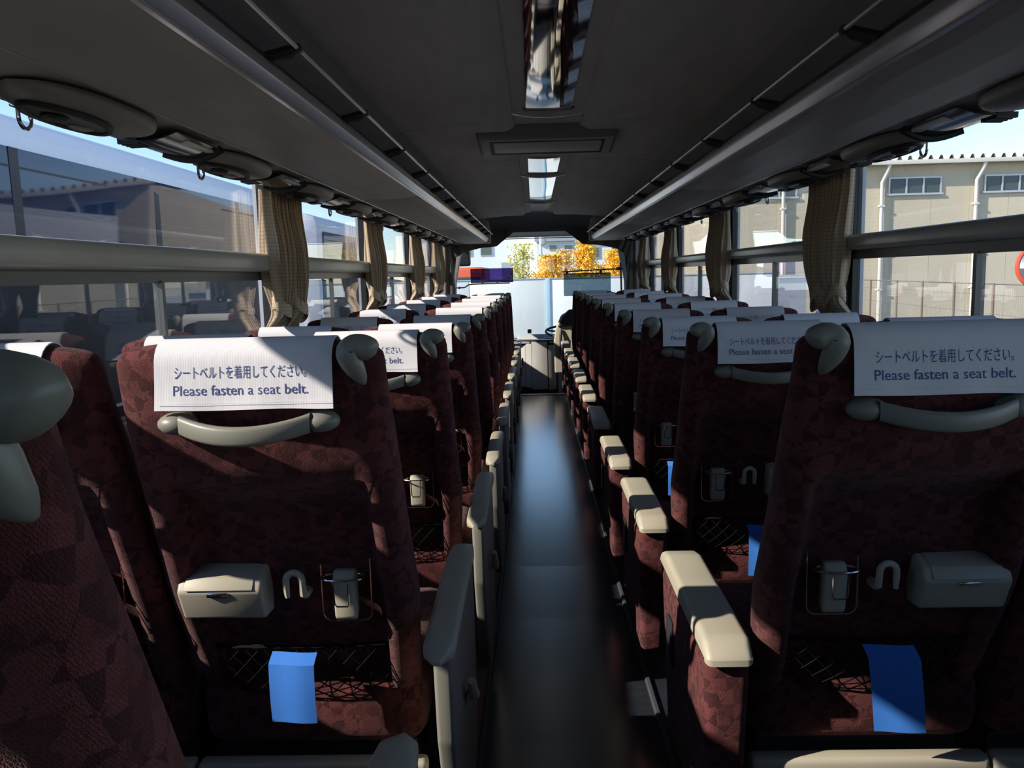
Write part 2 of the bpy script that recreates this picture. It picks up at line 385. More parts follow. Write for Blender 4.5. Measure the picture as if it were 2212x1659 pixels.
# ------------------------------------------------------------------ ceiling fittings
def light_panel(y0, y1, hw0, hw1, bar, label, mirror=True):
    t = empty('ceiling_light_panel', (0, y0, 2.03), label, 'ceiling light', 'mirror panels along the ceiling')
    n = 12; rows = []
    for i in range(n+1):
        y = (y1-y0)*i/n
        rows.append([((hw0+(hw1-hw0)*i/n)*q, y, -.014-.005*(1-q*q)+.0004*math.sin(y*4+q*2)) for q in np.linspace(-1, 1, 13)])
    mb = MB(); mb.grid(rows, thick=.006); mb.build('cover', MIRROR if mirror else DARKPL, t)
    mb = MB()
    for sx in (-1, 1): mb.box((sx*hw0, 0, -.014), (sx*(hw0+.012), y1-y0, 0), .002)
    mb.build('edge_rail', CHROME, t)
    if bar:
        k = [(-.17+.34*i/16) for i in range(17)]
        mb = MB(); mb.grid([[(x*(1 if s_ else 1), y1-y0+.03+yy, -.002-zz-.020*(1-(x/.17)**2)) for x in k] for s_, yy, zz in ((0, .0, .0), (0, .008, .014), (0, .02, .022), (1, .05, .022), (1, .085, .004))], thick=-.004)
        mb.build('end_bar', BARW, t)
        MB().prism([(-.165, .004), (.165, .004), (.10, -.02), (-.10, -.02)], y1-y0-.02, y1-y0+.03, 'y').build('end_cap', DARKPL, t)
    return t
light_panel(.9, 3.75, .088, .098, True, 'long mirror-faced ceiling light panel on the camera side of the monitor')
light_panel(5.3, 6.10, .10, .10, True, 'short bright mirror-faced ceiling light panel just beyond the monitor')
light_panel(6.27, 8.40, .10, .10, True, 'long bright mirror-faced ceiling light panel nearer the windscreen')
light_panel(8.60, 9.90, .10, .10, False, 'unlit dark ceiling panel closest to the windscreen', False)
t = empty('ceiling_monitor', (0, 4.13, 2.02), 'grey flip-down monitor housing under the middle of the ceiling', 'monitor')
MB().prism([(0, .03), (0, -.03), (.03, -.062), (.37, -.10), (.42, -.092), (.62, .03)], -.345, .345, 'x', bev=.018, seg=4).build('housing', mat('monitor_grey', (.30, .30, .295), .55), t)
sl = math.atan2(-.038, .34); R = Matrix.Rotation(sl, 4, 'X')
def slanted(mb, x0, x1, d0, d1, z0, z1, mi=0, bev=0):
    c = Vector((0, .03, -.062)); r3 = Matrix.Rotation(sl, 3, 'X')
    b2 = MB(); b2.box((x0, d0, z0), (x1, d1, z1), bev)
    for v in b2.bm.verts: v.co = c+r3 @ v.co
    mb._add(b2.bm, mi)
mb = MB(); slanted(mb, -.325, .325, .03, .325, -.004, .004, 0, .003); mb.build('bezel', CHAN, t)
mb = MB(); slanted(mb, -.285, .285, .06, .30, -.0065, .004); mb.build('screen_recess', BLACK, t)
mb = MB(); slanted(mb, -.265, .27, .065, .25, -.011, -.003, 0, .002); mb.build('screen', SCREEN, t)
GV = []
vd = [(-.55, 3.45), (.56, 3.45), (-.55, 5.93), (.56, 5.87), (-.55, 8.34), (.56, 8.34), (-.55, 9.5), (.56, 9.43)]
vt = ['left of the monitor, the closest one', 'right of the monitor, the closest one', 'left of the short bright panel', 'right of the short bright panel',
      "left of the long bright panel's far bar", "right of the long bright panel's far bar", 'left of the dark end panel', 'right of the dark end panel']
for i, ((x, y), lb) in enumerate(zip(vd, vt)):
    if i == 0:
        v0 = empty('ceiling_vent'); MB().box((-.05, -.05, -.008), (.05, .05, .006), .004).build('surround', CEIL, v0)
        mb = MB()
        for k in range(4): mb.box((-.036+k*.02, -.034, -.0105), (-.024+k*.02, .034, -.006))
        mb.build('slots', BLACK, v0); v = v0
    else: v = copy_tree(v0)
    v.location = (x, y, 2.003); v.rotation_euler = (0, math.copysign(.09, x), 0)
    tag(v, 'small slotted ceiling vent '+lb, 'vent', 'small vents on the ceiling')

# ------------------------------------------------------------------ luggage racks
for side, sx in (('left', -1), ('right', 1)):
    t = empty('luggage_rack', (0, 0, 1.68), 'long grey overhead luggage rack with silver edge along the %s windows' % side, 'luggage rack', 'overhead racks')
    Z = 1.68
    for a, b in ((-1.38, 4.02), (4.02, 6.75), (6.75, 9.85)):
        pr = [(.622, 1.683), (.66, 1.674), (.77, 1.668), (.88, 1.672), (.925, 1.684), (.93, 1.69), (.93, 1.705), (.625, 1.705)]
        mb = MB(); mb.prism([(sx*x, z-Z) for x, z in pr], a+.003, b-.003, 'y', bev=.003); mb.build('underside_panel', RACK, t)
    pr = [(.622, 1.682), (.612, 1.69), (.600, 1.712), (.596, 1.73), (.600, 1.737), (.612, 1.74), (.63, 1.735), (.63, 1.69)]
    mb = MB(); mb.prism([(sx*x, z-Z) for x, z in pr], -1.38, 9.95, 'y', bev=.002); mb.build('edge_strip', SILVER, t)
    mb = MB(); mb.tube([(sx*.625, y, 1.748-Z) for y in (-1.38, 4, 9.9)], .014, 10); mb.build('inner_lip', DARKPL, t)
    mb = MB(); mb.tube([(sx*.55, y, 1.768-Z) for y in (-1.38, 3, 6, 9.85)], .0055, 8); mb.build('rail', ROD, t)
    mb = MB(); mb.box((sx*.64, -1.38, 1.71-Z), (sx*1.165, 9.9, 1.722-Z)); mb.build('shelf', BLACK, t)
    mb = MB(); mb.prism([(sx*.93, 1.693), (sx*.945, 1.69), (sx*1.158, 1.681), (sx*1.158, 1.71), (sx*.93, 1.715)], -1.38, 9.85, 'y'); o = mb.build('inner_soffit', RACK, t); o.location.z = -Z
    mb = MB(); mb.tube([(sx*.934, -1.38, 1.689-Z), (sx*.934, 9.85, 1.689-Z)], .004, 6); mb.build('bead', ROD, t)
    y = .38
    while y < 9.8:
        mb = MB(); mb.tube([(sx*.552, y, 1.767-Z), (sx*.567, y, 1.762-Z), (sx*.62, y, 1.748-Z)], [.006, .014, .016], 8)
        mb.box((sx*.60, y-.016, 1.732-Z), (sx*.66, y+.016, 1.757-Z), .005)
        mb.box((sx*.543, y-.012, 1.760-Z), (sx*.557, y+.012, 1.776-Z), .003)
        mb.build('bracket', DARKPL, t); y += .69
    mb = MB(); mb.prism([(sx*.58, 1.67), (sx*.57, 1.80), (sx*.60, 1.93), (sx*.66, 1.96), (sx*1.1, 1.80), (sx*1.16, 1.67)], 9.9, 9.96, 'y', bev=.01); o = mb.build('end_cap', CABG, t); o.location.z = -Z
    if sx < 0:
        for yy, z0 in ((2.17, 1.693), (3.5, 1.693)):
            pass
tag(MB().box((-.6085, 2.0, 1.700), (-.604, 2.10, 1.722), .001).build('rack_label', mat('white_sticker', (.75, .76, .8), .4)), 'small white sticker on the silver edge of the left rack', 'sticker')

# service pods under the racks
def pod(sx):
    t = empty('service_pod')
    mb = MB(); rows = []
    def dz(x, y):
        q = y/.27; g = math.sqrt(max(0, 1-abs(q)**2.6)); c = (x-.057)/(.090*max(g, .01)); c = max(-1, min(1, c)); return .010-.042*g*max(0, math.sqrt(1-c*c))**.7*(1-.25*c)
    for i in range(25):
        q = -1+2*i/24; g = math.sqrt(max(0, 1-abs(q)**2.6))
        rows.append([(sx*(.057+.090*g*math.cos(a)), q*.27, .010-.042*g*max(0, math.sin(a))**.7*(1-.25*math.cos(a))) for a in np.linspace(0, PI, 15)])
    mb.grid(rows); mb.build('body', PODM, t)
    mb = MB()
    mb.tube([(sx*(.057+.055*math.cos(a)), -.075+.135*math.sin(a), dz(.057+.055*math.cos(a), -.075+.135*math.sin(a))-.001) for a in np.linspace(0, 2*PI, 37)[:-1]], .009, 8, True)
    mb.build('rubber_ring', BLACK, t)
    mb = MB(); P_ = []
    for ra in np.linspace(.001, 1, 8): P_.append([(sx*(.057+.055*ra*math.cos(a)), -.075+.135*ra*math.sin(a), dz(.057+.055*ra*math.cos(a), -.075+.135*ra*math.sin(a))-.003) for a in np.linspace(0, 2*PI, 33)[:-1]])
    mb.grid(P_, closed=True); mb.build('recess', DARKPL, t)
    mb = MB(); mb.ell((sx*.055, -.125, dz(.055, -.125)-.004), (.026, .034, .009)); mb.build('air_nozzle', BLACK, t)
    mb = MB(); mb.ell((sx*.06, -.02, dz(.06, -.02)-.004), (.020, .040, .006)); mb.build('lamp', GREYP, t)
    mb = MB(); rows = [[(sx*(-.018+.165*j/8), .285+.30*i/6, .004-.018*math.sin(PI*j/8)) for j in range(9)] for i in range(7)]
    mb.grid(rows, thick=-.004); mb.build('gloss_cover', GLOSSD, t)
    mb = MB(); mb.tube([(sx*(-.022+.165*q), .575+.035*math.sin(PI*q*.7)-.03*q, .0-.020*math.sin(PI*q)) for q in np.linspace(0, 1, 12)], .012, 8); mb.build('cover_edge', BLACK, t)
    mb = MB()
    for k in range(4): mb.box((sx*.085, .290+k*.022, -.018), (sx*.135, .302+k*.022, -.004))
    mb.build('vent_slots', BLACK, t)
    mb = MB(); mb.box((sx*-.006, .38, -.010), (sx*.022, .56, .0), .002); mb.build('light_lens', LENS, t)
    return t
ordw = ['first', 'second', 'third', 'fourth', 'fifth', 'sixth', 'seventh', 'eighth', 'ninth', 'tenth']
for side, sx in (('left', -1), ('right', 1)):
    p0 = None
    for k in range(9):
        p = pod(sx) if p0 is None else copy_tree(p0); p0 = p0 or p
        p.location = (sx*.98, 1.83+.885*k if sx < 0 else 1.85+.89*k, 1.672); p.rotation_euler = (0, sx*.03, 0)
        tag(p, 'black-ringed service pod under the %s rack, %s from the camera' % (side, ordw[k]), 'service pod', 'service pods under the %s rack' % side)

# chrome coat hooks
ch0 = None
def coat_hook():
    t = empty('coat_hook'); mb = MB()
    mb.tube([(0, 0, 0), (0, 0, -.022)]+[(.0, .022-.022*math.cos(a), -.022-.022*math.sin(a)) for a in np.linspace(.2, PI*1.15, 10)], .0045, 8)
    mb.build('hook', CHROME, t); MB().box((-.012, -.012, -.004), (.012, .012, .006), .003).build('base', CHROME, t)
    return t
for sx, y, lb in ((-1, 1.75, 'beside the curtain cut off at the edge of the picture'), (-1, 2.68, 'above the middle of the big left window'), (-1, 4.38, 'above the second left window'),
                  (-1, 5.9, 'above the third left window'), (1, 2.66, 'above the large right window showing the warehouse'), (1, 4.4, 'above the second right window'), (1, 6.1, 'above the third right window'), (1, 6.9, 'above the far end of the third right window')):
    h = coat_hook() if ch0 is None else copy_tree(ch0); ch0 = ch0 or h
    h.location = (sx*1.146, y*1.01, 1.676); tag(h, 'chrome coat hook '+lb, 'coat hook', 'coat hooks above the windows')

# ------------------------------------------------------------------ seats
SP = [(.36, .345, .045), (.50, .272, .058), (.68, .198, .064), (.86, .128, .060), (.98, .082, .050), (1.04, .060, .040), (1.082, .050, .035)]
sz_, sy_, sh_ = zip(*SP)
WZ = ([.33, .5, .65, .8, .95, 1.03, 1.13], [.195, .205, .217, .212, .209, .206, .203])
def rear_y(z, rec=0): return interp(z, sz_, sy_)-interp(z, sz_, sh_)
def backrest_mesh():
    zs = list(np.linspace(.36, 1.082, 24)); prof = []
    for z in zs: prof.append((interp(z, sz_, sy_), z, -1, interp(z, sz_, sh_)))        # rear going up
    rows = []
    ts = [-1, -.985, -.95, -.9, -.83, -.76, -.72, -.66, -.5, -.25, 0, .25, .5, .66, .72, .76, .83, .9, .95, .985, 1]
    def k(t): return (max(0, 1-abs(t)**4))**(1/3.2)
    def pt(y, z, oy, oz, t, rec):
        x = t*interp(z+oz, *WZ)*(1-.04*0); kk = k(t)
        yy = y+oy*kk
        if rec: yy += .058*smooth(.40, .47, z)*(1-smooth(.845, .90, z))*(1-smooth(.69, .79, abs(t)))
        return (x, yy, z+oz*kk)
    for z in [.36]+zs:
        rows.append([pt(interp(z, sz_, sy_), z, -interp(z, sz_, sh_), 0, t, True) for t in ts])
    rows[0] = [pt(.345, .36, 0, -.03, t, False) for t in ts]
    for a in np.linspace(0, PI, 11)[1:-1]:
        rows.append([pt(.050, 1.082, -.035*math.cos(a), .035*math.sin(a), t, False) for t in ts])
    for z in zs[::-1]+[.36]:
        lum = .018*math.exp(-((z-.6)/.1)**2)
        rows.append([pt(interp(z, sz_, sy_), z, interp(z, sz_, sh_)+lum, 0, t, False) for t in ts])
    rows[-1] = rows[0]
    mb = MB(); mb.grid(rows); bmesh.ops.remove_doubles(mb.bm, verts=mb.bm.verts[:], dist=1e-5)
    return mb
def grip_mesh(s):
    mb = MB()
    P = [(.178, .014, 1.050), (.171, .006, 1.066), (.162, .000, 1.085), (.158, .002, 1.100), (.168, .004, 1.1075), (.182, .003, 1.106), (.192, .002, 1.100), (.198, .001, 1.095)]
    P = np.array(P); tt = np.linspace(0, len(P)-1, 26); Q = np.stack([np.interp(tt, range(len(P)), P[:, i]) for i in range(3)], 1)
    Q[1:-1] = (Q[:-2]+2*Q[1:-1]+Q[2:])/4
    r = np.interp(np.linspace(0, 1, 26), [0, .06, .2, .38, .6, .82, .93, 1], [.003, .009, .015, .019, .0185, .019, .014, .003])
    mb.tube([(s*q[0], q[1]+.004, q[2]) for q in Q], list(r), 14, flat=(1, 1)); return mb
def seat(s, aisle, kind):
    """s = +1: aisle is towards +x"""
    t = empty('coach_seat')
    backrest_mesh().build('backrest', FAB, t, sharp=60)
    mb = MB(); mb.box((-.212, .25, .33), (.212, .74, .47), .045, 4); mb.build('seat_cushion', FAB, t)
    mb = MB(); mb.box((-.19, .30, .24), (.19, .70, .325), .01); mb.box((-.12, .36, .0), (-.07, .64, .25), .006); mb.box((.07, .36, 0), (.12, .64, .25), .006); mb.box((-.15, .33, .0), (.15, .67, .02), .005)
    mb.build('pedestal', DARKMET, t)
    mb = MB(); mb.box((-.215, .225, .285), (.215, .262, .318), .01, 3); mb.build('frame_bar', CREAM, t)
    # grab handle
    g = MB(); n = 16; rows = []
    for i in range(n+1):
        q = -1+2*i/n; x = q*.098; bow = 1-q*q
        cy, cz = rear_y(1.0)-.022-.030*bow, .996-.014*bow
        rows.append([(x, cy+.009*math.copysign(abs(math.cos(a))**.6, math.cos(a)), cz+.0145*math.copysign(abs(math.sin(a))**.6, math.sin(a))) for a in np.linspace(0, 2*PI, 15)[:-1]])
    g.grid(rows, closed=True); gh = g.build('grab_handle', GREYP, t, sharp=60)
    for e in (-1, 1):
        c = MB(); c.ell((e*.108, rear_y(1.0)-.006, .996), (.030, .025, .0175), seg=16, rings=10); c.build('end_cap', GREYP, gh)
    zc0 = .69; yb = rear_y(zc0)+.056
    # ashtray box
    a = MB(); a.prism([(yb+.012, .726), (yb-.045, .708), (yb-.058, .688), (yb-.034, .632), (yb+.012, .630)], -s*.182, -s*.038, 'x', bev=.006, seg=3)
    ab = a.build('ashtray', CREAM, t)
    l = MB(); l.prism([(yb-.006, .7225), (yb-.046, .7095), (yb-.0595, .692), (yb-.058, .691), (yb-.044, .7065), (yb-.006, .7185)], -s*.168, -s*.052, 'x', bev=.001); l.build('lid', CREAM, ab)
    l = MB(); l.box((-s*.130, yb-.060, .679), (-s*.093, yb-.050, .687), .002); l.build('latch', CHROME, ab)
    # peg
    p = MB(); p.tube([(s*.026, yb+.004, .668), (s*.026, yb-.018, .668), (s*.026, yb-.028, .672), (s*.026, yb-.032, .690)]+[(s*(.012+.014*math.cos(q)), yb-.033, .698+.014*math.sin(q)) for q in np.linspace(.2, PI-.2, 7)]+[(-s*.002, yb-.033, .690), (-s*.001, yb-.033, .668)], [.008, .008, .007]+[.006]*9+[.0045], 8)
    p.build('coat_peg', CREAM, t)
    # cup holder
    c = MB(); cx = s*.095
    cl = [(cx+x, yb-.006-.0*z, zc0-.01+z) for x, z in rounded_loop(.043, .066, .016)]
    c.tube(cl, .0017, 6, True); ch = c.build('cup_holder', CHROME, t)
    r = MB(); r.tube([(cx+.038*math.cos(q), yb-.030+.020*math.sin(q), zc0+.012) for q in np.linspace(0, 2*PI, 25)[:-1]], .0017, 6, True)
    r.tube([(cx-.013, yb-.05, zc0+.012), (cx-.012, yb-.046, zc0-.03), (cx-.009, yb-.042, zc0-.036), (cx+.009, yb-.042, zc0-.036), (cx+.012, yb-.046, zc0-.03), (cx+.013, yb-.05, zc0+.012)], .0016, 6)
    r.build('wire_ring', CHROME, ch)
    r = MB(); r.prism([(yb+.005, zc0+.018), (yb-.018, zc0+.02), (yb-.03, zc0+.006), (yb-.022, zc0-.065), (yb-.012, zc0-.072), (yb+.005, zc0-.06)], cx-.019, cx+.019, 'x', bev=.004, seg=2); r.build('clip', CREAM, ch)
    # net pocket
    nb = MB(); nx, nz = 9, 4
    def np_(i, j):
        x = -.16+.32*i/nx; z = .40+.155*j/nz
        return (x, rear_y(z)+.03-.04*math.sin(PI*(j+.6)/(nz+1.2))*math.sin(PI*i/nx)**.5, z)
    for i in range(nx):
        for j in range(nz):
            a_, b_ = np_(i+.5, j), np_(i, j+.5); c_, d_ = np_(i+1, j+.5), np_(i+.5, j+1)
            for e_, f_ in ((a_, b_), (a_, c_), (b_, d_), (c_, d_)): nb.tube([e_, f_], .0012, 4)
    nb.tube([np_(i, nz) for i in np.linspace(0, nx, 25)], [.004+.0015*math.sin(i*2.3) for i in range(25)], 6)
    nb.tube([np_(i, 0) for i in np.linspace(0, nx, 13)], .003, 5)
    nb.build('net_pocket', NET, t)
    if aisle:
        grip_mesh(s).build('shoulder_grip', GREYP, t, sharp=60)
        if kind == 'left':
            m_ = MB(); x = s*.262; n = 14; rows = []
            for i in range(n+1):
                q = i/n; y = .06+.56*q; e = math.sqrt(max(0.002, 1-max(0, (q-.86)/.14)**2))*math.sqrt(max(.05, 1-max(0, (.08-q)/.08)**2)); wd = .027*e; ht = .017*e
                z = .590+.016*math.sin(q*2.4)
                rows.append([(x+wd*math.copysign(abs(math.cos(a))**.5, math.cos(a)), y, z+ht*math.copysign(abs(math.sin(a))**.5, math.sin(a))) for a in np.linspace(0, 2*PI, 17)[:-1]])
            m_.grid(rows, closed=True); m_.bm.faces.new([v for v in m_.bm.verts][:16]); m_.bm.faces.new([v for v in m_.bm.verts][-16:])
            m_.build('arm_pad', CREAM, t, sharp=60)
            b_ = MB(); b_.prism([(.13, .575), (.62, .58), (.64, .46), (.64, .30), (.60, .10), (.30, .08), (.22, .22), (.15, .40)], x-.016, x+.016, 'x', bev=.008, seg=3); b_.build('arm_bracket', GREYP, t)
            b_ = MB(); b_.tube([(x+.03, .40, .36), (x+.034, .34, .39), (x+.034, .30, .44)], [.012, .011, .008], 8); b_.build('recline_lever', CREAM, t)
        else:
            x = s*.272
            b_ = MB(); b_.box((x-.041, .17, .16), (x+.041, .66, .535), .018, 3, taper=(.82, .86)); b_.build('arm_panel', FAB, t)
            m_ = MB(); m_.prism([(.155, .53), (.155, .545), (.19, .572), (.60, .578), (.665, .565), (.685, .545), (.685, .53)], x-.042, x+.042, 'x', bev=.013, seg=4); m_.build('arm_pad', CREAM, t)
            b_ = MB(); b_.box((x+s*.040, .50, .36), (x+s*.046, .56, .46), .003); b_.build('recline_button', DARKPL, t)
    return t

def cover_mesh():
    R0 = .0395; P = [(.002, 1.018), (.0045, 1.035), (.007, 1.055), (.0095, 1.075)]
    for a in np.linspace(0, PI, 13): P.append((.050-R0*math.cos(a), 1.082+R0*math.sin(a)))
    P += [(.1045, 1.05), (.117, 1.02), (.140, .98), (.160, .94)]
    Xs = np.linspace(-.1325, .1325, 23); rows = []
    for i, (y, z) in enumerate(P):
        hang = max(0, (1.05-z)/.05) if i < 4 else 0
        rows.append([(x*(1+.012*hang), y-.0028*hang*math.sin(x*55+.6)-.001*hang, z+(.0012*math.sin(x*40)*hang)) for x in Xs])
    mb = MB(); mb.grid(rows, thick=.0018)
    # stitched hem
    mb.grid([[(x, .0015-.0012-.0028*h_*math.sin(x*55+.6), z) for x in np.linspace(-.129, .129, 60)] for z, h_ in ((1.0275, .45), (1.0285, .43))])
    return mb
def text_polys(body, width, height):
    c = bpy.data.curves.new('t', 'FONT'); c.body = body; c.resolution_u = 3; o = bpy.data.objects.new('t', c); C.objects.link(o)
    bpy.context.view_layer.update()
    me = bpy.data.meshes.new_from_object(o.evaluated_get(bpy.context.evaluated_depsgraph_get()))
    V = np.array([v.co[:] for v in me.vertices]); lo, hi = V.min(0), V.max(0)
    V[:, 0] = (V[:, 0]-(lo[0]+hi[0])/2)*width/(hi[0]-lo[0]); V[:, 1] = (V[:, 1]-(lo[1]+hi[1])/2)*height/(hi[1]-lo[1])
    Fc = [tuple(p.vertices) for p in me.polygons]
    bpy.data.objects.remove(o); bpy.data.curves.remove(c); bpy.data.meshes.remove(me)
    return V, Fc
def cloth_y(x, z):
    y = interp(z, [1.018, 1.035, 1.055, 1.075, 1.082, 1.10], [.002, .0045, .007, .0095, .0105, .0145]); hg = max(0, (1.05-z)/.05)
    return y-.0028*hg*math.sin(x*55+.6)-.001*hg
cover = cover_mesh().build('headrest_cover', [CLOTH, INK], sharp=60, recalc=False)
tb = bmesh.new(); tb.from_mesh(cover.data)
for body, z0, wd, ht in (('シートベルトを着用してください。', 1.0735, .196, .0195), ('Please fasten a seat belt.', 1.0475, .200, .0150)):
    V, Fc = text_polys(body, wd, ht)
    vs = [tb.verts.new((v[0]-.004, cloth_y(v[0], z0+v[1])-.0006, z0+v[1])) for v in V]
    for f in Fc:
        try: nf = tb.faces.new([vs[i] for i in f]); nf.material_index = 1
        except ValueError: pass
tb.to_mesh(cover.data); tb.free()

protos = {}
used_cover = [False]
SEATS = []
rowname = lambda n: 'cut off by the picture edge' if n == 0 else ordw[n-1]+' full row from the camera'
for side, sx in (('left', -1), ('right', 1)):
    for n in range(0 if sx < 0 else 1, 10):
        Y = 1.2+(.885 if sx < 0 else .90)*(n-1) if n > 0 else .325
        fz = floor_z(Y) if n > 0 else .15
        for pos, xx in (('aisle', .512), ('window', .948)):
            key = (side, pos)
            if key not in protos: protos[key] = seat(-sx, pos == 'aisle', side); t = protos[key]
            else: t = copy_tree(protos[key])
            t.location = (sx*xx, Y, fz)
            if n == 0 and pos == 'aisle':
                for ch in t.children:
                    if ch.name.startswith('shoulder_grip'): first_grip = ch
            rn = rowname(n)
            tag(t, 'maroon patterned coach seat by the %s, %s bank, %s' % (pos, side, rn), 'seat', '%s seats of the %s bank' % (pos, side))
            c = cover if not used_cover[0] else cover.copy()
            if used_cover[0]: C.objects.link(c)
            used_cover[0] = True
            c.location = (sx*xx, Y, fz)
            tag(c, 'white printed cover on the %s seat, %s bank, %s' % (pos, side, rn), 'headrest cover', 'white headrest covers')

first_grip.location = (.034, .004, .0)
# blue slips in the net pockets
def slip(x, Y, fz, w, z0, z1, label, skew=0, first=[None]):
    mb = MB(); rows = []
    for i in range(11):
        q = i/10; z = z0+(z1-z0)*q; y = .172-.004*math.sin(q*3)
        if q > .9: y += (q-.9)*.25
        rows.append([(x+skew*(1-q)+w*(p-.5), Y+y+.004*math.cos(p*4), fz+z) for p in np.linspace(0, 1, 7)])
    mb.grid(rows, thick=.0008)
    tag(mb.build('paper_slip', BLUE), label, 'paper slip', 'blue paper slips in the seat backs')
slip(-.520, 1.2, .095, .082, .430, .550, 'blue paper slip below the sunlit ashtray box of a left aisle seat')
slip(.522, 1.2, .095, .086, .400, .549, 'blue paper slip on the closest right aisle seat, beside a grey hook', .016)
slip(.548, 2.1, .045, .085, .396, .537, 'blue paper slip showing beside the closest right armrest')
slip(.466, 3.0, .012, .085, .42, .55, 'small bright blue paper slip two armrests ahead on the right')

# ------------------------------------------------------------------ curtains
def curtain(yc_, sx, w0, seed, top=1.676, bot=.97):
    rnd = random.Random(seed); k = 6; ph = rnd.random()*6; ph2 = rnd.random()*6
    t = empty('window_curtain', (sx*1.160, yc_, bot)); rows = []; zs = np.linspace(0, top-bot, 40); tie = 1.17-bot
    def dims(z):
        wy = w0*(1-.48*math.exp(-((z-tie)/.14)**2))*(1+.05*math.sin(z*9+ph)); wx = .052*(1-.45*math.exp(-((z-tie)/.08)**2))
        push = 1-smooth(.115, tie-.005, z)
        pt = smooth(1.40-bot, 1.63-bot, z)
        return wy*(1+.12*push), wx*(1-.72*push)*(1-.42*pt), push+.20*pt
    npl = 5; us = np.linspace(0, 1, 121)
    for z in zs:
        wy, wx, pu = dims(z); row = []; th = .006
        for sg, U in ((1, us), (-1, us[::-1])):
            for q in U:
                p = 2*PI*npl*q+ph+.5*math.sin(z*4+ph2)+.7*math.sin(2*PI*q+ph2); env = min(1, 6*q+.25, 6*(1-q)+.25)
                x = wx*math.sin(p)*(.8+.2*math.sin(7*q+ph2))*env; y = wy*(2*q-1)+.16*wy*math.sin(2*p)*.5*env+.012*math.sin(z*6+ph)
                row.append((sx*(.042*pu+x)+sg*th, y, z))
        rows.append(row)
    mb = MB(); mb.grid(rows, closed=True); mb.build('fabric', CURT, t, sharp=80)
    wy, wx, pu = dims(tie); mb = MB(); rows = []
    for dz in (-.028, -.020, -.006, .006, .020, .028):
        e = 1.0 if abs(dz) > .025 else 1.06
        rows.append([(wx*1.22*e*math.sin(a), wy*1.06*e*math.cos(a)+.012*math.sin(tie*6+ph), tie+dz+.035*math.cos(a)*-1+.012*math.sin(2*a)) for a in np.linspace(0, 2*PI, 49)[:-1]])
    mb.grid(rows, closed=True); mb.build('tieback', CURT, t, sharp=80)
    return t
pn = ['by the frame edge', 'beyond the largest window', 'at the second post', 'at the third post', 'beside the windscreen']
for side, sx in (('left', -1), ('right', 1)):
    for i, p in enumerate(POSTL[sx][1:6]):
        for q, dy in (('nearer', -.13), ('farther', .13)):
            if i == 0 and (dy < 0 or sx > 0): continue
            c = curtain(p+(dy if sx < 0 else dy*.85)-((.0 if sx < 0 else -.02) if i else .13), sx, (.116 if sx < 0 else .098) if i else .105, i*7+(1 if dy > 0 else 0)+(50 if sx > 0 else 0))
            tag(c, 'beige striped curtain on the %s, %s, %s of the tied pair' % (side, pn[i], q), 'curtain', 'tied curtains on the %s windows' % side)
# front curtains gathered beside the windscreen
for side, sx in (('left', -1), ('right', 1)):
    t = empty('windscreen_curtain', (0, 10.3, 1.1), 'dark brown curtain gathered at the %s top corner of the windscreen' % side, 'curtain', 'windscreen curtains')
    top = [(.18, 1.86), (.30, 1.86), (.45, 1.86), (.62, 1.84), (.80, 1.80), (.98, 1.76), (1.10, 1.74), (1.17, 1.72)]
    low = [(.20, 1.835), (.31, 1.815), (.43, 1.725), (.53, 1.645), (.73, 1.632), (.93, 1.585), (1.03, 1.52), (1.08, 1.10)]
    n = 48; rows = []
    T = np.array(top); Lw = np.array(low); s_ = np.linspace(0, 7, n)
    tx = [np.interp(s_, range(8), A[:, i]) for A in (T, Lw) for i in (0, 1)]
    for j in range(12):
        q = j/11; row = []
        for i in range(n):
            x = tx[0][i]*(1-q)+tx[2][i]*q; z = tx[1][i]*(1-q)+tx[3][i]*q
            row.append((sx*x, .02*math.sin(i*1.35+q*1.5)+.015*math.sin(i*.5)+.02*q, z-1.1))
        rows.append(row)
    mb = MB(); mb.grid(rows, thick=.004); mb.build('swag', FCURT, t, sharp=80)
    rows = []
    for z in np.linspace(.55, 1.74, 18):
        xc_ = 1.135-.02*math.sin((z-.55)*2.2); wd = .06+.02*math.cos((z-1.0)*4)
        rows.append([(sx*(xc_+wd*math.cos(a)*(1+.2*math.sin(5*a+z))), -.18+.07*math.sin(a)*(1+.2*math.sin(5*a+z)), z-1.1) for a in np.linspace(0, 2*PI, 41)[:-1]])
    mb = MB(); mb.grid(rows, closed=True); mb.build('side_drape', FCURT, t, sharp=80)

# ------------------------------------------------------------------ front of the coach
t = empty('front_console', (-.03, 9.6, -.40), 'grey curved console cabinet at the far end of the aisle', 'cabinet')
def arcp(x): return .10*(x/.26)**2
def cab_panel(x0, x1, z0, z1, name, th=.02, m_=CABG, off=0):
    mb = MB(); mb.grid([[(x, arcp(x)-off, z) for x in np.linspace(x0, x1, 7)] for z in (z0, z1)], thick=th); return mb.build(name, m_, t)
pa = cab_panel(-.30, -.172, .40, .885, 'panel'); pb = cab_panel(-.168, -.10, .39, .90, 'panel'); pc = cab_panel(-.096, .085, .37, .925, 'panel'); pd = cab_panel(.10, .185, .36, .88, 'door')
MB().ell((-.205, .045, .635), (.011, .012, .011)).build('knob', CHROME, pa)
mb = MB(); mb.prism([(.085, .34), (.195, .30), (.21, .92), (.085, .93)], .09, .18, 'y', bev=.008); mb.build('corner_post', CABG, t)
mb = MB(); mb.grid([[(x, arcp(x)+.03, z) for x in np.linspace(-.30, .2, 9)] for z in (0, .94)], thick=-.02); mb.build('carcass', BLACK, t)
mb = MB(); mb.grid([[(x, y, .925-.0*x) for x in np.linspace(-.3, .19, 9)] for y in (.03, .38)], thick=.02); mb.build('top', CABG, t)
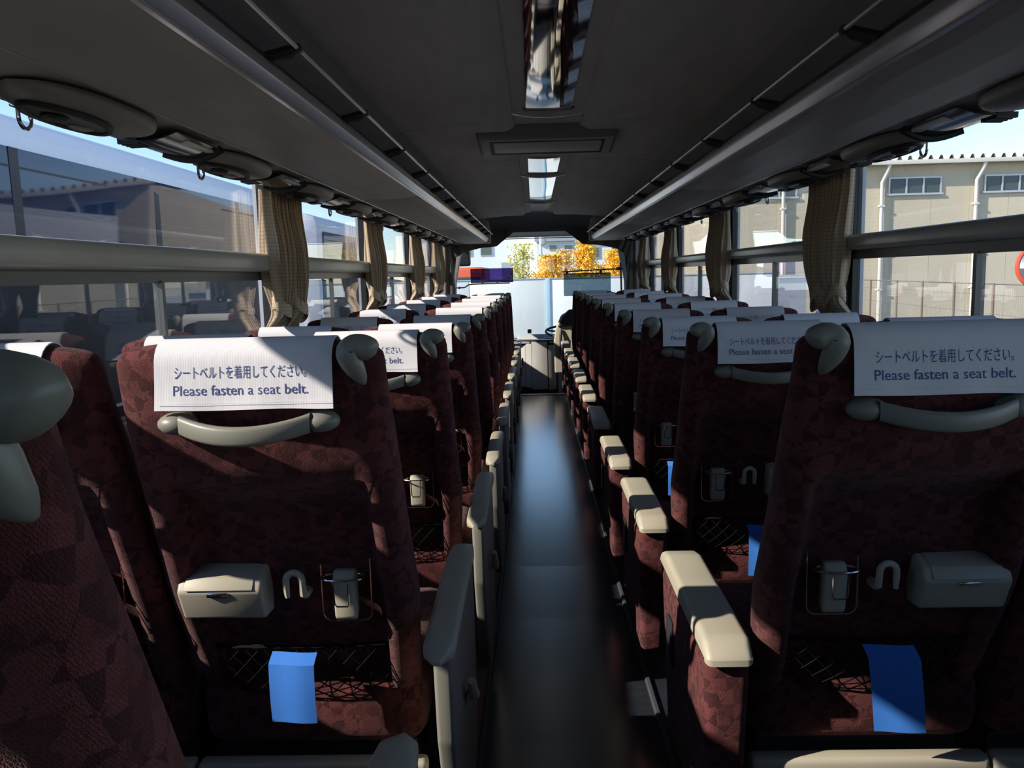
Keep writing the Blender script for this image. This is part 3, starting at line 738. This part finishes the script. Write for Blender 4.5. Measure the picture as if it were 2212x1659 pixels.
mb = MB(); mb.box((-1.1, 10.2, -.4), (1.1, 10.95, .50), .04, 4)
mb.prism([(10.2, .46), (10.35, .56), (10.9, .50), (10.9, .40)], -.30, 1.0, 'x', bev=.02)
t2 = tag(mb.build('dashboard', noisy(mat('pale_dash', (.55, .55, .53), .5), (.5, .5, .48), 4)), 'pale sunlit dashboard below the windscreen', 'dashboard')
tag(MB().box((-.175, 10.5, .56), (-.125, 10.54, .61), .004).build('dash_gauge', DARKPL), 'small grey square gauge standing on the dashboard', 'gauge')
t = empty('steering_wheel', (.27, 10.02, .61), 'black steering wheel seen edge-on behind the console', 'steering wheel')
mb = MB(); mb.tube([(.22*math.cos(a), .20*math.sin(a), .05*math.sin(a)) for a in np.linspace(0, 2*PI, 41)[:-1]], .014, 8, True); mb.build('rim', BLACK, t)
mb = MB(); mb.ell((0, 0, -.02), (.07, .07, .025)); [mb.tube([(0, 0, -.01), (.2*math.cos(a), .19*math.sin(a), .05*math.sin(a))], .011, 6) for a in (.2, PI-.2, -PI/2)]; mb.build('hub', BLACK, t)
mb = MB(); mb.tube([(0, .02, -.03), (0, .12, -.075)], .03, 8); mb.build('column', DARKPL, t)
tag(MB().prism([(-.02, .49), (.03, .53), (.22, .535), (.22, .49)], 10.0, 10.15, 'y', bev=.01).build('instrument_pod', BLACK), 'black instrument pod beside the steering wheel', 'instrument pod')
# driver's seat
t = empty('driver_seat', (.37, 9.2, -.40), "driver's seat with cream shell and black top, right of the console", 'seat')
mb = MB(); mb.prism([(-.24, .60), (-.245, .95), (-.22, 1.10), (-.16, 1.24), (-.08, 1.285), (.02, 1.29), (.24, 1.29), (.24, .60)], 0, .10, 'y', bev=.02, seg=3); mb.build('back_shell', CREAM, t)
mb = MB(); mb.prism([(-.2, 1.11), (-.15, 1.22), (-.075, 1.30), (.02, 1.305), (.24, 1.305), (.24, 1.08), (-.02, 1.13)], -.03, .12, 'y', bev=.018, seg=3); mb.build('top_cover', BLACK, t)
mb = MB(); mb.box((-.02, -.02, 1.28), (.22, .10, 1.46), .035, 3); mb.build('headrest', DARKPL, t)
mb = MB(); mb.tube([(-.17, -.008, .80), (-.172, -.03, .86), (-.168, -.03, 1.02), (-.164, -.01, 1.09)], [.012, .014, .016, .012], 8); mb.build('handle', DARKPL, t)
mb = MB(); mb.box((-.12, .05, .45), (.24, .5, .62), .03, 3); mb.build('seat_cushion', BLACK, t)
mb = MB(); mb.box((-.15, .1, 0), (.2, .5, .46), .02); mb.build('pedestal', DARKPL, t)
# visors
t = empty('sun_visor', (-.62, 10.75, 1.30), 'purple tinted sun visor at the left of the windscreen', 'sun visor')
mb = MB(); mb.prism(rounded_loop(.27, .086, .012, 3), -.004, .004, 'y'); mb.build('tinted_sheet', PURPLE, t)
mb = MB(); mb.box((-.27, -.008, -.095), (.275, .008, -.078), .003); mb.box((.263, -.007, -.09), (.275, .007, .088), .003)
mb.tube([(-.53, .25, -.15), (-.50, .1, -.15), (-.42, 0, -.15), (-.35, 0, -.15), (-.30, 0, -.115), (-.24, 0, -.108), (.23, 0, -.105)], .008, 8); mb.box((-.13, -.01, -.112), (-.105, .01, -.086)); mb.box((.06, -.01, -.112), (.085, .01, -.086)); mb.ell((-.42, 0, -.15), (.02, .016, .016)); mb.build('mount_arm', DARKPL, t)
t = empty('sun_visor', (.60, 10.75, 1.15), 'grey tinted sun visor hanging from a bar right of the windscreen', 'sun visor')
mb = MB(); mb.prism(rounded_loop(.30, .14, .012, 3), -.004, .004, 'y'); mb.build('tinted_sheet', SMOKE, t)
mb = MB(); mb.tube([(-.315, 0, .168), (.40, 0, .19)], .008, 8); mb.box((-.27, -.01, .135), (-.24, .01, .17)); mb.box((.16, -.01, .135), (.19, .01, .185)); mb.box((-.30, -.007, .132), (.30, .007, .146), .003)
mb.tube([(.43, 0, .27), (.445, 0, -.636)], .012, 8); mb.box((.37, -.02, .17), (.45, .02, .21), .006); mb.build('mount_arm', DARKPL, t)
t = empty('roller_blind', (0.02, 10.85, 1.80), 'pale roller blind rolled up along the top of the windscreen', 'blind')
mb = MB(); mb.box((-.62, -.02, -.03), (.62, .03, .03), .01); mb.build('roll', SCREEN, t); mb = MB(); mb.tube([(-.62, -.005, -.045), (.62, -.005, -.045)], .006, 6); mb.build('hem_bar', FRAMEG, t)

# ------------------------------------------------------------------ outside
GZ = -1.2
mb = MB(); mb.box((-60, -30, GZ-.05), (60, 120, GZ)); tag(mb.build('ground', ASPH), 'grey asphalt yard around the coach', kind='structure')
# white hoarding ahead
t = empty('hoarding', (0, 22, GZ), 'tall white hoarding wall across the yard ahead of the windscreen', 'hoarding')
xs = [-5.8, -3.8, -1.79, .215, 2.3, 4.3, 6.3]
for a, b in zip(xs[:-1], xs[1:]):
    MB().box((a+.01, 0, 0), (b-.005, .05, 2.36), .006).build('panel', FENCEW, t)
mb = MB(); mb.box((.215, -.03, 0), (.335, .0, 2.37), .004); mb.build('post', FENCEB, t)
mb = MB(); mb.box((-5.8, -.02, 2.36), (6.3, .06, 2.385), .004); mb.build('top_rail', ALU, t)
# autumn trees
def tree(x, y, h, w, lm, label, nleaf, seed, low=.9):
    rnd = random.Random(seed); t = empty('autumn_tree', (x, y, GZ), label, 'tree', 'autumn trees behind the hoarding')
    mb = MB(); mb.tube([(0, 0, 0), (.03, 0, h*.4), (-.02, 0, h*.75), (0, 0, h*.95)], [.06, .045, .03, .01], 6)
    for k in range(9):
        z = h*(.35+.06*k); a = rnd.random()*6.3; r = w*(.5+.4*rnd.random())
        mb.tube([(0, 0, z), (r*.6*math.cos(a), r*.6*math.sin(a), z+.25), (r*math.cos(a), r*math.sin(a), z+.5)], [.02, .014, .005], 4)
    mb.build('trunk', BARK, t)
    mb = MB(); cl = [(rnd.gauss(0, .42)*w, rnd.gauss(0, .4)*w, low+(h-low)*rnd.random()**.8) for _ in range(26)]
    for k in range(nleaf):
        c = rnd.choice(cl); f = 1-.55*max(0, (c[2]-low)/(h-low)); q = Vector((c[0]*f+rnd.gauss(0, .13), c[1]*f+rnd.gauss(0, .13), min(h, c[2]+rnd.gauss(0, .15))))
        s_ = .020+.018*rnd.random(); d = Vector((rnd.gauss(0, 1), rnd.gauss(0, 1), rnd.gauss(0, 1))).normalized(); e = d.orthogonal().normalized()*s_; g = d.cross(e).normalized()*s_
        vs = [mb.bm.verts.new(q+a_) for a_ in (e, g, -e, -g)]; mb.bm.faces.new(vs)
    mb.build('leaves', lm, t)
tree(-.40, 27, 3.45, .42, LEAFP, 'thin pale yellow tree standing alone left of the post', 1700, 1, 1.6)
tree(.09, 29.5, 2.5, .35, LEAFO, 'low orange-brown tree behind the hoarding post', 2200, 2, 1.2)
tree(.44, 25.5, 3.05, .42, LEAFY, 'round bright yellow tree right of the hoarding post', 7000, 3, 1.0)
tree(1.05, 29.5, 3.3, .42, LEAFO, 'orange-pink tree between the two bright yellow trees', 4000, 4, 1.2)
tree(1.44, 25.5, 3.45, .42, LEAFY, 'tallest bright yellow tree above the grey visor', 7500, 5, 1.0)
tree(2.25, 29.5, 2.75, .40, LEAFO, 'brown-orange tree above the visor bar', 3500, 6, 1.1)
tree(2.5, 27, 3.2, .32, LEAFY, 'slim yellow tree near the right windscreen pillar', 4000, 8, 1.1)
tree(3.3, 31, 2.9, .36, LEAFO, 'orange tree half hidden by the right windscreen pillar', 2600, 9, 1.1)
# buildings ahead
t = empty('white_building', (0, 45, GZ), 'white building with small dark windows behind the autumn trees', 'building')
MB().box((.1, 0, 0), (6.8, 6, 4.9)).build('wall', WHITEB, t)
MB().box((.0, -.25, 4.2), (6.9, .0, 4.45)).build('eave', GREYB, t)
for a, b, z0, z1 in ((.79, 1.16, 3.79, 3.99), (1.58, 2.0, 3.77, 3.97), (2.5, 2.85, 3.77, 3.97), (2.83, 3.4, 3.3, 3.82), (4.1, 4.9, 3.3, 3.9)):
    f = MB().box((a-.04, -.06, z0-.04), (b+.04, 0, z1+.04)).build('window', ALU, t); MB().box((a, -.08, z0), (b, -.05, z1)).build('pane', WGLASS, f)
t = empty('white_building', (-4.5, 48, GZ), 'plain white building with a dark entrance left of the utility pole', 'building')
MB().box((-2.6, 0, 0), (4.6, 6, 5.6)).build('wall', WHITEB, t)
MB().box((2.6, -.1, 0), (3.6, 0, 3.2)).build('entrance', GREYB, t)
for a in (-1.2, 0.2, 1.4): f = MB().box((a, -.05, 3.6), (a+.7, 0, 4.3)).build('window', ALU, t); MB().box((a+.05, -.08, 3.65), (a+.65, -.04, 4.25)).build('pane', WGLASS, f)
t = empty('utility_pole', (.28, 40, GZ), 'utility pole with a dark transformer above the trees', 'utility pole')
MB().tube([(0, 0, 0), (0, 0, 7)], .07, 8).build('pole', ALU, t)
MB().box((.02, -.2, 3.85), (.25, .1, 4.7), .04).build('transformer', GREYB, t); MB().box((-.15, -.15, 2.8), (.12, .0, 3.1), .02).build('junction_box', GREYB, t)
t = empty('orange_truck', (-2.25, 30, GZ), 'orange truck beyond the purple visor', 'truck')
MB().box((-1.9, 0, .5), (.40, 4, 2.80), .12, 3).build('cab', TRUCK, t)
MB().box((-1.75, -.03, 1.7), (.25, .02, 2.45), .03).build('windscreen', WGLASS, t)
for x in (-1.6, .2): MB().prism([(.45*math.cos(a), .45+.45*math.sin(a)) for a in np.linspace(0, 2*PI, 21)[:-1]], x-.14, x+.14, 'x').build('wheel', TYRE, t)
for o in t.children:
    if o.name.startswith('wheel'): o.location.y = 1.0
t = empty('wing_mirror', (-1.32, 11.5, 1.55), 'dark wing mirror outside the left of the windscreen', 'mirror')
mb = MB(); mb.box((.12, -.04, -.12), (.38, .06, .10), .03, 3); mb.build('housing', DARKPL, t)
mb = MB(); mb.tube([(.0, -.4, .3), (.05, -.1, .25), (.2, .02, .1)], .018, 8); mb.build('arm', DARKPL, t)

# warehouse on the right
t = empty('warehouse', (5.6, 27, GZ), 'cream metal-clad warehouse outside the right windows', 'building')
mb = MB(); mb.box((0, 0, 0), (18, 12, 5.62)); mb.build('wall', CREAMW, t)
mb = MB()
for k in range(15): mb.box((.8+k*1.2, -.004, 0), (.812+k*1.2, .0, 5.6))
mb.box((0, -.005, 2.95), (18, 0, 2.965)); mb.build('cladding_joints', mat('joint', (.5, .44, .32), .8), t)
mb = MB(); prof_ = []
n = 58
for k in range(n):
    x = -.2+k*.315
    prof_ += [(x, 5.68), (x+.08, 5.68), (x+.14, 5.80), (x+.20, 5.80), (x+.26, 5.68)]
b3 = MB(); rows = [[(p_[0], y, p_[1]+(y+.42)*.05) for p_ in prof_] for y in (-.42, 6)]; b3.grid(rows, smooth=False); b3.build('roof', ROOFM, t)
MB().box((-.2, -.43, 5.55), (18, -.33, 5.68), .01).build('gutter', GUTTER, t)
MB().box((-.2, -.34, 5.60), (18, .0, 5.64)).build('soffit', GUTTER, t)
def downpipe(x, z1, z0=0):
    mb = MB(); mb.tube([(x+.12, -.36, 5.56), (x+.1, -.3, 5.40), (x, -.12, 5.05), (x, -.12, z0)] if z1 > 5 else [(x, -.12, z1), (x, -.12, z0+.5), (x+.1, -.12, z0+.2), (x+.12, -.12, z0)], .06, 10)
    for z in np.arange(z0+.4, min(z1, 5), 1.3): mb.box((x-.075, -.19, z), (x+.075, 0, z+.05))
    mb.build('downpipe', PIPE, t)
downpipe(5.25, 5.5); downpipe(8.16, 5.5); downpipe(11.2, 5.5); downpipe(2.2, 5.5)
for x0 in (5.47, 8.42, 1.0, 12.4):
    f = MB(); z0, z1 = 4.70, 5.15
    for a in (x0, x0+.53, x0+1.06, x0+1.59): f.box((a, -.07, z0), (a+.05, 0, z1))
    f.box((x0-.05, -.09, z0-.06), (x0+1.69, 0, z0)); f.box((x0, -.07, z1), (x0+1.64, 0, z1+.05)); f = f.build('window', ALU, t)
    for a in (x0+.05, x0+.58, x0+1.11): MB().box((a, -.035, z0), (a+.48, -.015, z1)).build('pane', WGLASS, f)
MB().box((3.3, -.05, 0), (4.3, 0, 2.1)).build('door', GREYB, t)
# mesh fence along the yard
t = empty('mesh_fence', (8.6, 18, GZ), 'wire mesh fence with brown posts in front of the warehouse', 'fence')
fp = [(9.15, 25), (9.05, 23.0), (8.9, 21.0), (8.70, 19.2), (8.52, 17.4), (8.34, 15.6), (8.16, 13.8), (7.98, 12), (7.8, 10.2)]
for k, (x, y) in enumerate(fp):
    MB().tube([(x-8.6, y-18, 0), (x-8.6, y-18, 2.12)], .028, 6).build('post', POSTBR, t)
for (xa, ya), (xb, yb) in zip(fp[:-1], fp[1:]):
    mb = MB(); a = Vector((xa-8.6, ya-18, 0)); b = Vector((xb-8.6, yb-18, 0))
    for z in (.15, .5, .85, 1.2, 1.55, 1.9): mb.tube([a+Vector((0, 0, z)), b+Vector((0, 0, z))], .004, 3)
    mb.tube([a+Vector((0, 0, 2.1)), b+Vector((0, 0, 2.1))], .012, 4)
    for k in range(1, 24):
        p = a.lerp(b, k/24); mb.tube([p+Vector((0, 0, .1)), p+Vector((0, 0, 2.08))], .0028, 3)
    mb.build('mesh_panel', WIRE, t)
t = empty('traffic_mirror', (7.56, 13.0, GZ), 'round traffic mirror with orange rim on a pole outside the right window', 'traffic mirror')
MB().tube([(0, 0, 0), (0, 0, 3.0)], .04, 8).build('pole', PIPE, t)
MB().tube([(-.02+.30*math.cos(a), -.06, 2.42+.30*math.sin(a)) for a in np.linspace(0, 2*PI, 33)[:-1]], .035, 8, True).build('rim', RED, t)
MB().ell((-.02, -.05, 2.42), (.29, .04, .29)).build('mirror_face', MIRROR, t)
MB().tube([(0, 0, 1.2), (0, 0, 1.6)], .05, 8).build('red_band', RED, t)
t = empty('grey_shed', (7.4, 24.5, GZ), 'grey shed with a white pole seen through the second right window', 'shed')
MB().box((-1.6, 0, 0), (.4, 1.6, 2.2)).build('wall', GREYB, t); MB().box((-1.7, -.1, 2.2), (.5, 1.7, 2.28)).build('roof', ALU, t)
t = empty('office_block', (13.5, 70, GZ), 'distant office block seen through the third right window', 'building')
MB().box((-3.5, 0, 0), (-1.8, 8, 5.6)).build('wall', WHITEB, t)
for z in (2.6, 3.6, 4.6): MB().box((-3.4, -.08, z), (-1.9, 0, z+.45)).build('window', WGLASS, t)
mb = MB(); rows = [[(x, 300+y, GZ+max(0, (26*math.exp(-((x-70)/60)**2)+4*math.sin(x*.07)))*(1-abs(y)/40)) for x in np.linspace(-80, 200, 40)] for y in (-40, -20, 0, 20, 40)]
mb.grid(rows); tag(mb.build('hill', HILL), 'hazy blue hill on the horizon', 'hill', kind='structure')

# parked coaches on the left
def coach(y0, y1, label, x=-3.45, roof=2.47):
    t = empty('parked_coach', (x, y0, GZ), label, 'bus', 'coaches parked alongside'); Ln = y1-y0; H = roof-GZ
    mb = MB(); mb.prism([(0, .35), (0, H-.17), (-.05, H-.06), (-.2, H), (-2.3, H), (-2.45, H-.06), (-2.5, H-.17), (-2.5, .35)], 0, Ln, 'y', bev=.03); mb.build('body', BUSW, t)
    mb = MB(); rows = [[(.012+.004*math.sin(yy*1.3)*math.sin((z-1.6)*2.2), yy, z) for yy in np.linspace(.25, Ln-.25, 40)] for z in np.linspace(2.62, H-.27, 10)]
    mb.grid(rows, thick=-.01); wb = mb.build('window_band', NAVY, t)
    mb = MB()
    for yy in np.arange(1.9, Ln-.5, 2.05): mb.box((.012, yy, 2.62), (.024, yy+.10, H-.27))
    mb.box((.012, .25, H-.40), (.022, Ln-.25, H-.385)); mb.build('window_trim', BLACK, wb)
    mb = MB(); mb.box((.0, .1, .4), (.012, Ln-.1, 2.61), .004); mb.build('skirt', mat('dark_flank', (.012, .014, .018), .6, spec=.2), t)
    for yy in (2.4, Ln-2.8): MB().prism([(yy+.48*math.cos(a), .48+.48*math.sin(a)) for a in np.linspace(0, 2*PI, 25)[:-1]], -.2, .03, 'x').build('wheel', TYRE, t)
coach(-.6, 11.4, 'white-roofed coach with dark blue windows parked close alongside on the left')
coach(12.6, 18.0, 'further parked coach whose glass shows in the second left window', -3.3, 2.3)
